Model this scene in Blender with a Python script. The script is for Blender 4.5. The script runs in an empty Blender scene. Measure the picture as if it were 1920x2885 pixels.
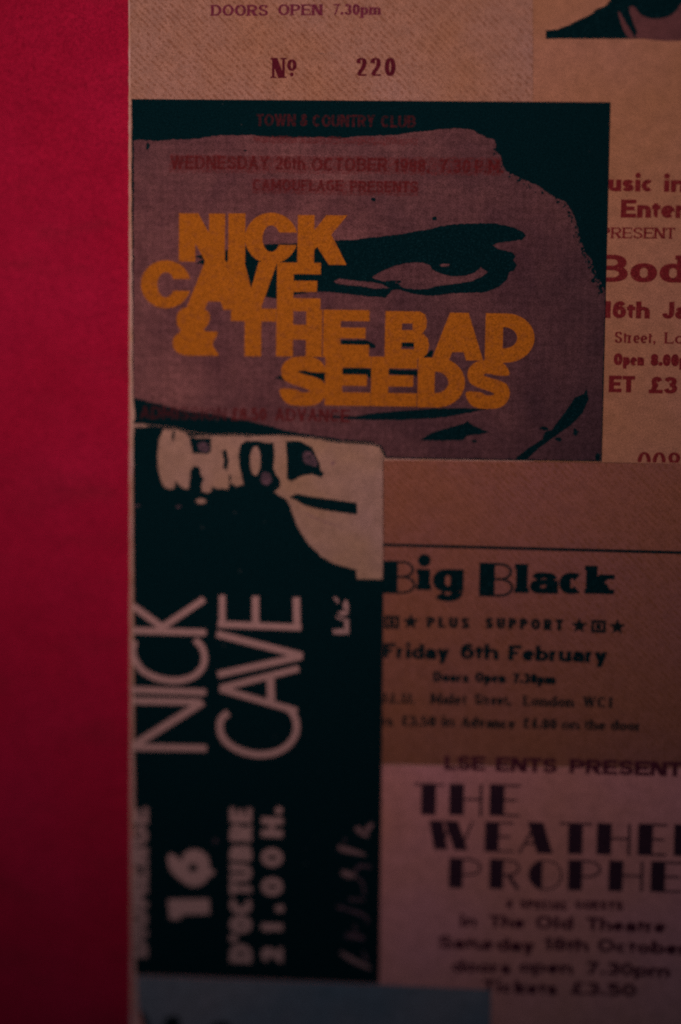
import bpy, bmesh, math, random
from mathutils import Vector, Matrix

random.seed(7)
scene = bpy.context.scene
col = scene.collection

# ------------------------------------------------------------------ camera
# The sheet lies in the plane z = 0 (x to the right, y up the page), real size:
# the photographed field is about 14 cm wide.  The camera hangs 29 cm over it,
# a little towards the top right corner, so the foot of the page falls out of focus.
PW, PH = 1920.0, 2885.0                 # photograph size in pixels (measuring unit)
LENS, SENSOR = 50.0, 36.0
FPX = PH * LENS / SENSOR                # focal length in photograph pixels
SC = 0.14 / PW                          # metres on the page for one pixel at the centre
DIST = FPX * SC
TILT, YAW, ROLL = math.radians(4.4), math.radians(3.0), math.radians(0.9)

CAM = Vector((math.sin(YAW), math.sin(TILT), 0.0))
CAM.z = math.sqrt(1 - CAM.x**2 - CAM.y**2)
CAM *= DIST
fwd = (-CAM).normalized()
up0 = Vector((0, 1, 0))
right = fwd.cross(up0).normalized()
up = right.cross(fwd).normalized()
rollm = Matrix.Rotation(-ROLL, 3, fwd)   # the page looks turned clockwise
right, up = rollm @ right, rollm @ up

cam_data = bpy.data.cameras.new('camera')
cam_data.sensor_fit = 'VERTICAL'
cam_data.sensor_height = SENSOR
cam_data.sensor_width = SENSOR * PW / PH
cam_data.lens = LENS
cam_data.clip_start = 0.01
cam_data.clip_end = 50.0
cam = bpy.data.objects.new('camera', cam_data)
col.objects.link(cam)
cam.matrix_world = Matrix((
    (right.x, up.x, -fwd.x, CAM.x),
    (right.y, up.y, -fwd.y, CAM.y),
    (right.z, up.z, -fwd.z, CAM.z),
    (0, 0, 0, 1)))
scene.camera = cam


def P(px, py, z=0.0):
    """photograph measurement -> point on the sheet (metres)."""
    d = fwd * FPX + right * (px - PW / 2) - up * (py - PH / 2)
    t = (z - CAM.z) / d.z
    return CAM.x + d.x * t, CAM.y + d.y * t


cam_data.dof.use_dof = True
fx, fy = P(1150, 480)
cam_data.dof.focus_distance = (Vector((fx, fy, 0)) - CAM).dot(fwd)
cam_data.dof.aperture_fstop = 1.08
cam_data.dof.aperture_blades = 9

# ------------------------------------------------------------------ light
world = bpy.data.worlds.new('World')
scene.world = world
world.use_nodes = True
bg = world.node_tree.nodes['Background']
bg.inputs['Color'].default_value = (0.20, 0.62, 0.80, 1)
bg.inputs['Strength'].default_value = 0.030


def shaded_lamp(name, loc, target, cone, blend, power, colour, radius):
    ld = bpy.data.lights.new(name, 'SPOT')
    ld.energy = power
    ld.color = colour
    ld.spot_size = cone
    ld.spot_blend = blend
    ld.shadow_soft_size = radius
    o = bpy.data.objects.new(name, ld)
    col.objects.link(o)
    o.location = loc
    o.rotation_euler = (Vector(target) - Vector(loc)).to_track_quat('-Z', 'Y').to_euler()
    return o


# one warm shaded lamp close over the upper part of the page
shaded_lamp('reading_lamp', (-0.022, 0.066, 0.20), (-0.045, 0.125, 0), 2.52, 0.97, 0.83, (1.0, 0.59, 0.45), 0.018)

scene.view_settings.view_transform = 'Standard'
scene.view_settings.look = 'None'
scene.view_settings.exposure = 0.0
scene.view_settings.gamma = 1.0
scene.view_settings.use_curve_mapping = False
scene.cycles.use_denoising = False
scene.cycles.use_adaptive_sampling = True
scene.cycles.adaptive_threshold = 0.02
scene.cycles.adaptive_min_samples = 48
scene.cycles.max_bounces = 6
scene.cycles.pixel_filter_type = 'BLACKMAN_HARRIS'
scene.cycles.filter_width = 2.2   # soft lens

# ------------------------------------------------------------------ materials


def new_mat(name):
    m = bpy.data.materials.new(name)
    m.use_nodes = True
    nt = m.node_tree
    b = nt.nodes['Principled BSDF']
    return m, nt, b


def noise(nt, pos, scale, detail=2.0, rough=0.5, offset=None):
    n = nt.nodes.new('ShaderNodeTexNoise')
    n.inputs['Scale'].default_value = scale
    n.inputs['Detail'].default_value = detail
    n.inputs['Roughness'].default_value = rough
    src = pos
    if offset:
        a = nt.nodes.new('ShaderNodeVectorMath')
        a.operation = 'ADD'
        a.inputs[1].default_value = offset
        nt.links.new(pos, a.inputs[0])
        src = a.outputs[0]
    nt.links.new(src, n.inputs['Vector'])
    return n.outputs['Fac']


def ramp(nt, fac, lo, hi, a=0.0, b=1.0):
    r = nt.nodes.new('ShaderNodeMapRange')
    r.inputs['From Min'].default_value = lo
    r.inputs['From Max'].default_value = hi
    r.inputs['To Min'].default_value = a
    r.inputs['To Max'].default_value = b
    nt.links.new(fac, r.inputs['Value'])
    return r.outputs['Result']


def cmix(nt, fac, a, b, mode='MIX'):
    m = nt.nodes.new('ShaderNodeMix')
    m.data_type = 'RGBA'
    m.blend_type = mode
    ins = {'F': m.inputs[0], 'A': m.inputs[6], 'B': m.inputs[7]}
    for k, v in (('F', fac), ('A', a), ('B', b)):
        if isinstance(v, (int, float)):
            ins[k].default_value = v
        elif isinstance(v, tuple):
            ins[k].default_value = (*v, 1)
        else:
            nt.links.new(v, ins[k])
    return m.outputs[2]


def grain(nt, pos, colour, amount, scale=5200.0):
    """fibre and halftone grain: multiplies the colour."""
    g = noise(nt, pos, scale, 2.0, 0.7)
    g = ramp(nt, g, 0.36, 0.64, 1 - 1.6 * amount, 1 + 1.6 * amount)
    c = nt.nodes.new('ShaderNodeCombineColor')
    for i in range(3):
        nt.links.new(g, c.inputs[i])
    return cmix(nt, 1.0, colour, c.outputs[0], 'MULTIPLY')


def paper(name, warm, cool, blotch=34.0, rough=0.75, grain_amt=0.30, diagonal=0.0,
          mottle=0.12, spec=0.08, offset=(0, 0, 0), bump=0.05):
    m, nt, b = new_mat(name)
    geo = nt.nodes.new('ShaderNodeNewGeometry')
    pos = geo.outputs['Position']
    f = ramp(nt, noise(nt, pos, blotch, 3.0, 0.55, offset), 0.32, 0.68)
    c = cmix(nt, f, warm, cool)
    # finer mottling of the stock
    f2 = ramp(nt, noise(nt, pos, 420.0, 3.0, 0.6, offset), 0.3, 0.7, 1 - mottle, 1 + mottle)
    cc = nt.nodes.new('ShaderNodeCombineColor')
    for i in range(3):
        nt.links.new(f2, cc.inputs[i])
    c = cmix(nt, 1.0, c, cc.outputs[0], 'MULTIPLY')
    if diagonal > 0:
        # rows of minute underprint running down to the right, too small to read
        mp = nt.nodes.new('ShaderNodeMapping')
        mp.inputs['Rotation'].default_value = (0, 0, math.radians(45))
        nt.links.new(pos, mp.inputs['Vector'])
        w = nt.nodes.new('ShaderNodeTexWave')
        w.bands_direction = 'Y'
        w.inputs['Scale'].default_value = 300.0
        w.inputs['Distortion'].default_value = 2.4
        w.inputs['Detail'].default_value = 2.0
        w.inputs['Detail Scale'].default_value = 5.0
        nt.links.new(mp.outputs['Vector'], w.inputs['Vector'])
        br = ramp(nt, noise(nt, mp.outputs['Vector'], 1200.0, 2.0), 0.40, 0.60)
        area = ramp(nt, noise(nt, pos, 26.0, 2.0, 0.5, (3.1, 0.2, 0)), 0.10, 0.50)
        mul = nt.nodes.new('ShaderNodeMath')
        mul.operation = 'MULTIPLY'
        nt.links.new(ramp(nt, w.outputs['Fac'], 0.35, 0.9), mul.inputs[0])
        nt.links.new(br, mul.inputs[1])
        mul2 = nt.nodes.new('ShaderNodeMath')
        mul2.operation = 'MULTIPLY'
        nt.links.new(mul.outputs[0], mul2.inputs[0])
        nt.links.new(area, mul2.inputs[1])
        mul3 = nt.nodes.new('ShaderNodeMath')
        mul3.operation = 'MULTIPLY'
        nt.links.new(mul2.outputs[0], mul3.inputs[0])
        mul3.inputs[1].default_value = diagonal
        c = cmix(nt, mul3.outputs[0], c, (0.25, 0.105, 0.06))
    c = grain(nt, pos, c, grain_amt)
    nt.links.new(c, b.inputs['Base Color'])
    b.inputs['Roughness'].default_value = rough
    b.inputs['Specular IOR Level'].default_value = spec
    if bump:
        bp = nt.nodes.new('ShaderNodeBump')
        bp.inputs['Strength'].default_value = bump
        bp.inputs['Distance'].default_value = 0.0002
        nt.links.new(noise(nt, pos, 1500.0, 3.0, 0.6), bp.inputs['Height'])
        nt.links.new(bp.outputs['Normal'], b.inputs['Normal'])
    return m


def ink(name, colour, under=None, wear=0.0, grain_amt=0.35, rough=0.65, wear_scale=2600.0, dust=0.0):
    """printing ink; with wear, the stock colour `under` shows through in specks."""
    m, nt, b = new_mat(name)
    geo = nt.nodes.new('ShaderNodeNewGeometry')
    pos = geo.outputs['Position']
    c = colour
    if under is not None and wear > 0:
        f = ramp(nt, noise(nt, pos, wear_scale, 3.0, 0.65), 0.62 - 0.3 * wear, 0.80 - 0.3 * wear)
        c = cmix(nt, f, colour, under)
    if dust > 0:            # lint and rubbed specks
        v = nt.nodes.new('ShaderNodeTexVoronoi')
        v.inputs['Scale'].default_value = 330.0
        nt.links.new(pos, v.inputs['Vector'])
        sel = ramp(nt, noise(nt, pos, 300.0, 1.0, 0.5, (7, 3, 0)), 0.56, 0.64, 0.0, dust)
        spot = ramp(nt, v.outputs['Distance'], 0.03, 0.09, 1.0, 0.0)
        mm = nt.nodes.new('ShaderNodeMath')
        mm.operation = 'MULTIPLY'
        nt.links.new(sel, mm.inputs[0])
        nt.links.new(spot, mm.inputs[1])
        c = cmix(nt, mm.outputs[0], c, (0.20, 0.22, 0.26))
    c = grain(nt, pos, c, grain_amt)
    nt.links.new(c, b.inputs['Base Color'])
    b.inputs['Roughness'].default_value = rough
    b.inputs['Specular IOR Level'].default_value = 0.0
    return m


def see_through_ink(name, colour, cover):
    """thin ink: covers only part of the stock in fine halftone specks."""
    m, nt, b = new_mat(name)
    geo = nt.nodes.new('ShaderNodeNewGeometry')
    pos = geo.outputs['Position']
    nt.links.new(grain(nt, pos, cmix(nt, 0.0, colour, colour), 0.3), b.inputs['Base Color'])
    b.inputs['Roughness'].default_value = 0.7
    b.inputs['Specular IOR Level'].default_value = 0.1
    f = noise(nt, pos, 3400.0, 2.0, 0.6)
    nt.links.new(ramp(nt, f, 0.25, 0.75, cover - 0.45, cover + 0.45), b.inputs['Alpha'])
    return m


BLACK = (0.0018, 0.021, 0.033)
FACE_W, FACE_C = (0.235, 0.150, 0.165), (0.30, 0.165, 0.155)

M = {}
M['stock_cream'] = paper('stock_cream', (0.47, 0.268, 0.185), (0.475, 0.312, 0.305), diagonal=0.62)
M['stock_tan'] = paper('stock_tan', (0.47, 0.262, 0.17), (0.50, 0.280, 0.222), offset=(1, 2, 0))
M['stock_brown'] = paper('stock_brown', (0.35, 0.158, 0.112), (0.34, 0.158, 0.170), diagonal=0.80, offset=(4, 1, 0))
M['stock_pink'] = paper('stock_pink', (0.72, 0.35, 0.35), (0.77, 0.38, 0.48), offset=(2, 7, 0))
M['stock_grey'] = paper('stock_grey', (0.125, 0.215, 0.34), (0.23, 0.265, 0.37), offset=(5, 5, 0))
M['stock_black'] = ink('stock_black', BLACK, (0.008, 0.050, 0.075), 0.25, 0.4, 0.6, 5000.0, dust=0.5)
M['board'] = paper('board', (0.60, 0.42, 0.33), (0.72, 0.54, 0.60), blotch=160.0, grain_amt=0.25)
M['black'] = ink('black_ink', BLACK, (0.008, 0.050, 0.075), 0.25)
M['black_soft'] = ink('soft_black_ink', (0.008, 0.024, 0.034), (0.10, 0.05, 0.06), 0.12)
M['maroon'] = ink('maroon_ink', (0.205, 0.026, 0.040), (0.32, 0.11, 0.10), 0.10)
M['purple'] = ink('purple_ink', (0.185, 0.036, 0.090), (0.30, 0.12, 0.15), 0.10)
M['dark_maroon'] = ink('dark_maroon_ink', (0.12, 0.016, 0.040), (0.22, 0.07, 0.08), 0.10)
M['plum'] = ink('plum_ink', (0.10, 0.026, 0.058), (0.2, 0.06, 0.1), 0.10)
M['plum_black'] = ink('plum_black_ink', (0.050, 0.028, 0.056), (0.14, 0.05, 0.08), 0.12)
M['orange'] = ink('orange_ink', (0.49, 0.185, 0.022), (0.39, 0.148, 0.036), 0.35, 0.28, 0.65, 900.0)
M['white_out'] = ink('unprinted_letters', (0.66, 0.46, 0.52), (0.50, 0.34, 0.36), 0.35, 0.3)
M['white_dim'] = ink('worn_letters', (0.62, 0.44, 0.50), (0.22, 0.16, 0.20), 0.40, 0.35)
M['hand'] = paper('hand_print', (0.45, 0.315, 0.25), (0.47, 0.335, 0.345), blotch=60.0, offset=(9, 1, 0), bump=0)
M['scrawl'] = see_through_ink('scrawl_ink', (0.50, 0.33, 0.41), 0.60)
M['scrawl_faint'] = see_through_ink('faint_scrawl_ink', (0.36, 0.22, 0.35), 0.34)
M['red_thin'] = see_through_ink('thin_red_ink', (0.17, 0.022, 0.032), 0.58)
M['red_tint'] = see_through_ink('red_tint', (0.25, 0.045, 0.060), 0.22)
M['red_on_black'] = see_through_ink('red_on_black_ink', (0.13, 0.022, 0.038), 0.36)
M['skin_dark'] = paper('dim_skin_print', (0.13, 0.062, 0.085), (0.19, 0.09, 0.11), blotch=90.0, bump=0)
M['crease'] = ink('crease', (0.30, 0.20, 0.18), (0.5, 0.35, 0.3), 0.4)


def face_material():
    """the printed face: mottled screen tone that the printer let run dark toward jaw and ear."""
    m, nt, b = new_mat('face_print')
    geo = nt.nodes.new('ShaderNodeNewGeometry')
    pos = geo.outputs['Position']
    f = ramp(nt, noise(nt, pos, 70.0, 4.0, 0.6), 0.30, 0.70)
    c = cmix(nt, f, (0.125, 0.060, 0.086), (0.265, 0.134, 0.158))
    f2 = ramp(nt, noise(nt, pos, 38.0, 3.0, 0.6, (6, 2, 0)), 0.42, 0.66, 0.0, 0.55)
    c = cmix(nt, f2, c, (0.105, 0.058, 0.085))
    x0, y0 = P(900, 950)
    x1, y1 = P(1650, 1290)
    sp = nt.nodes.new('ShaderNodeVectorMath')
    sp.operation = 'DOT_PRODUCT'
    d = Vector((x1 - x0, y1 - y0, 0))
    ln = d.length
    d.normalize()
    sp.inputs[1].default_value = d
    nt.links.new(pos, sp.inputs[0])
    base = d.dot(Vector((x0, y0, 0)))
    add = nt.nodes.new('ShaderNodeMath')
    add.operation = 'ADD'
    nt.links.new(sp.outputs['Value'], add.inputs[0])
    nt.links.new(ramp(nt, noise(nt, pos, 120.0, 4.0, 0.6), 0, 1, -0.012, 0.012), add.inputs[1])
    g = ramp(nt, add.outputs[0], base - 0.2 * ln, base + ln, 0.0, 0.75)
    c = cmix(nt, g, c, (0.045, 0.034, 0.058))
    f3 = ramp(nt, noise(nt, pos, 800.0, 3.0, 0.6), 0.3, 0.7, 0.80, 1.20)
    cc = nt.nodes.new('ShaderNodeCombineColor')
    for i in range(3):
        nt.links.new(f3, cc.inputs[i])
    c = cmix(nt, 1.0, c, cc.outputs[0], 'MULTIPLY')
    # coarse reproduction screen, a faint weave of lines both ways
    for direction, sc in (('X', 210.0), ('Y', 190.0)):
        w = nt.nodes.new('ShaderNodeTexWave')
        w.bands_direction = direction
        w.inputs['Scale'].default_value = sc
        w.inputs['Distortion'].default_value = 2.5
        w.inputs['Detail'].default_value = 3.0
        w.inputs['Detail Scale'].default_value = 2.0
        nt.links.new(pos, w.inputs['Vector'])
        cw = nt.nodes.new('ShaderNodeCombineColor')
        r = ramp(nt, w.outputs['Fac'], 0, 1, 0.955, 1.045)
        for i in range(3):
            nt.links.new(r, cw.inputs[i])
        c = cmix(nt, 1.0, c, cw.outputs[0], 'MULTIPLY')
    c = grain(nt, pos, c, 0.42)
    nt.links.new(c, b.inputs['Base Color'])
    b.inputs['Roughness'].default_value = 0.7
    b.inputs['Specular IOR Level'].default_value = 0.0
    return m


M['face'] = face_material()


def red_material():
    m, nt, b = new_mat('red_cloth')
    geo = nt.nodes.new('ShaderNodeNewGeometry')
    pos = geo.outputs['Position']
    f = ramp(nt, noise(nt, pos, 40.0, 3.0, 0.55), 0.3, 0.7)
    c = cmix(nt, f, (0.43, 0.011, 0.060), (0.47, 0.014, 0.078))
    # woven threads
    for direction, scale, amt in (('X', 640.0, 0.05), ('Y', 610.0, 0.05)):
        w = nt.nodes.new('ShaderNodeTexWave')
        w.bands_direction = direction
        w.inputs['Scale'].default_value = scale
        w.inputs['Distortion'].default_value = 3.0
        w.inputs['Detail'].default_value = 3.0
        nt.links.new(pos, w.inputs['Vector'])
        cc = nt.nodes.new('ShaderNodeCombineColor')
        r = ramp(nt, w.outputs['Fac'], 0, 1, 1 - amt, 1 + amt)
        for i in range(3):
            nt.links.new(r, cc.inputs[i])
        c = cmix(nt, 1.0, c, cc.outputs[0], 'MULTIPLY')
    r = ramp(nt, noise(nt, pos, 150.0, 4.0, 0.6, (1.2, 4.1, 0)), 0.25, 0.75, 0.91, 1.09)
    cc = nt.nodes.new('ShaderNodeCombineColor')
    for i in range(3):
        nt.links.new(r, cc.inputs[i])
    c = cmix(nt, 1.0, c, cc.outputs[0], 'MULTIPLY')
    # a few grubby smudges
    mp = nt.nodes.new('ShaderNodeMapping')
    mp.inputs['Scale'].default_value = (1.0, 2.6, 1.0)
    nt.links.new(pos, mp.inputs['Vector'])
    s = ramp(nt, noise(nt, mp.outputs['Vector'], 45.0, 3.0, 0.6, (2.3, 8.8, 0)), 0.54, 0.78, 0.0, 0.40)
    c = cmix(nt, s, c, (0.20, 0.02, 0.04))
    c = grain(nt, pos, c, 0.34)
    nt.links.new(c, b.inputs['Base Color'])
    b.inputs['Roughness'].default_value = 0.85
    b.inputs['Specular IOR Level'].default_value = 0.0
    bp = nt.nodes.new('ShaderNodeBump')
    bp.inputs['Strength'].default_value = 0.08
    bp.inputs['Distance'].default_value = 0.0003
    nt.links.new(noise(nt, pos, 1800.0, 2.0, 0.6), bp.inputs['Height'])
    nt.links.new(bp.outputs['Normal'], b.inputs['Normal'])
    return m


M['red'] = red_material()

# ------------------------------------------------------------------ mesh helpers
THICK = 0.00020          # ticket paper
BOARD = 0.0022           # mounting board
Z1 = THICK               # second layer of tickets


def thing(name, label, cat, loc, group=None):
    o = bpy.data.objects.new(name, None)
    o.empty_display_size = 0.01
    col.objects.link(o)
    o.location = loc
    o['label'] = label
    o['category'] = cat
    if group:
        o['group'] = group
    return o


def link_mesh(name, verts, faces, mat, parent=None):
    me = bpy.data.meshes.new(name)
    if parent is not None:
        L, q = Vector((0, 0, 0)), parent
        while q is not None:
            L, q = L + q.location, q.parent
        verts = [(x - L.x, y - L.y, z - L.z) for x, y, z in verts]
    me.from_pydata(verts, [], faces)
    bm = bmesh.new()
    bm.from_mesh(me)
    big = [f for f in bm.faces if len(f.verts) > 4]
    if big:
        bmesh.ops.triangulate(bm, faces=big, quad_method='BEAUTY', ngon_method='EAR_CLIP')
    bm.to_mesh(me)
    bm.free()
    me.materials.append(mat)
    o = bpy.data.objects.new(name, me)
    col.objects.link(o)
    if parent is not None:
        o.parent = parent
    return o


def area2(p):
    return sum(p[i][0] * p[(i + 1) % len(p)][1] - p[(i + 1) % len(p)][0] * p[i][1] for i in range(len(p)))


def ccw(p):
    return p if area2(p) > 0 else p[::-1]


def slab(name, poly, z0, z1, mat, parent):
    poly = ccw(poly)
    n = len(poly)
    v = [(x, y, z0) for x, y in poly] + [(x, y, z1) for x, y in poly]
    f = [tuple(range(n, 2 * n)), tuple(range(n - 1, -1, -1))]
    f += [(i, (i + 1) % n, n + (i + 1) % n, n + i) for i in range(n)]
    return link_mesh(name, v, f, mat, parent)


def sheet(name, polys, z, mat, parent, step=0.0):
    """flat print: every polygon a film of ink, overlapping strokes a hair apart."""
    v, f = [], []
    for k, p in enumerate(polys):
        p = ccw(p)
        if len(p) < 3:
            continue
        b = len(v)
        v += [(x, y, z + step * k) for x, y in p]
        f.append(tuple(range(b, b + len(p))))
    return link_mesh(name, v, f, mat, parent)


def catmull(pts, closed, sub=6):
    n = len(pts)
    out = []
    rng = range(n) if closed else range(n - 1)
    for i in rng:
        if closed:
            p0, p1, p2, p3 = pts[i - 1], pts[i], pts[(i + 1) % n], pts[(i + 2) % n]
        else:
            p0, p1, p2, p3 = pts[max(i - 1, 0)], pts[i], pts[i + 1], pts[min(i + 2, n - 1)]
        for s in range(sub):
            t = s / sub
            out.append(tuple(0.5 * (2 * p1[k] + (p2[k] - p0[k]) * t
                                    + (2 * p0[k] - 5 * p1[k] + 4 * p2[k] - p3[k]) * t * t
                                    + (3 * p1[k] - p0[k] - 3 * p2[k] + p3[k]) * t ** 3) for k in (0, 1)))
    if not closed:
        out.append(pts[-1])
    return out


def rough_line(pts, step, amp, closed=True, seed=1):
    """subdivide a polygon and fray its edge a little (pixels)."""
    rnd = random.Random(seed)
    out = []
    n = len(pts)
    for i in range(n if closed else n - 1):
        a, b = pts[i], pts[(i + 1) % n]
        d = math.hypot(b[0] - a[0], b[1] - a[1])
        k = max(1, int(d / step))
        for s in range(k):
            t = s / k
            j = amp if s else amp * 0.5
            out.append((a[0] + (b[0] - a[0]) * t + rnd.uniform(-j, j),
                        a[1] + (b[1] - a[1]) * t + rnd.uniform(-j, j)))
    if not closed:
        out.append(pts[-1])
    return out


def page(pts, z=0.0):
    return [P(x, y, z) for x, y in pts]


def from_crop(pts, ox, oy, s):
    return [(ox + x * s, oy + y * s) for x, y in pts]


def organic(pts, sub=4, amp=1.2, step=7, seed=1):
    return rough_line(catmull(pts, True, sub), step, amp, True, seed)


def ellipse(cx, cy, rx, ry, n=20, amp=0.0, seed=3):
    rnd = random.Random(seed)
    return [(cx + rx * math.cos(2 * math.pi * i / n) + rnd.uniform(-amp, amp),
             cy + ry * math.sin(2 * math.pi * i / n) + rnd.uniform(-amp, amp)) for i in range(n)]


def ribbon(pts, widths, sub=5, smooth=True):
    """brush stroke along a polyline (pixels) -> polygons."""
    if isinstance(widths, (int, float)):
        widths = [widths] * len(pts)
    if smooth and len(pts) > 2:
        q = catmull([(p[0], p[1]) for p in pts], False, sub)
        w = []
        for i in range(len(widths) - 1):
            for s in range(sub):
                w.append(widths[i] + (widths[i + 1] - widths[i]) * s / sub)
        w.append(widths[-1])
    else:
        q, w = list(pts), list(widths)
    L, R = [], []
    for i in range(len(q)):
        a, b = q[max(i - 1, 0)], q[min(i + 1, len(q) - 1)]
        dx, dy = b[0] - a[0], b[1] - a[1]
        d = math.hypot(dx, dy) or 1
        nx, ny = -dy / d * w[i] / 2, dx / d * w[i] / 2
        L.append((q[i][0] + nx, q[i][1] + ny))
        R.append((q[i][0] - nx, q[i][1] - ny))
    return [[L[i], L[i + 1], R[i + 1], R[i]] for i in range(len(q) - 1)]


def clip(polys, axis, limit, keep_less):
    """cut polygons at x or y = limit."""
    res = []
    for p in polys:
        out = []
        for i in range(len(p)):
            a, b = p[i], p[(i + 1) % len(p)]
            ia = (a[axis] <= limit) == keep_less
            ib = (b[axis] <= limit) == keep_less
            if ia:
                out.append(a)
            if ia != ib:
                t = (limit - a[axis]) / (b[axis] - a[axis])
                out.append((a[0] + (b[0] - a[0]) * t, a[1] + (b[1] - a[1]) * t))
        if len(out) >= 3:
            res.append(out)
    return res


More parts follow.
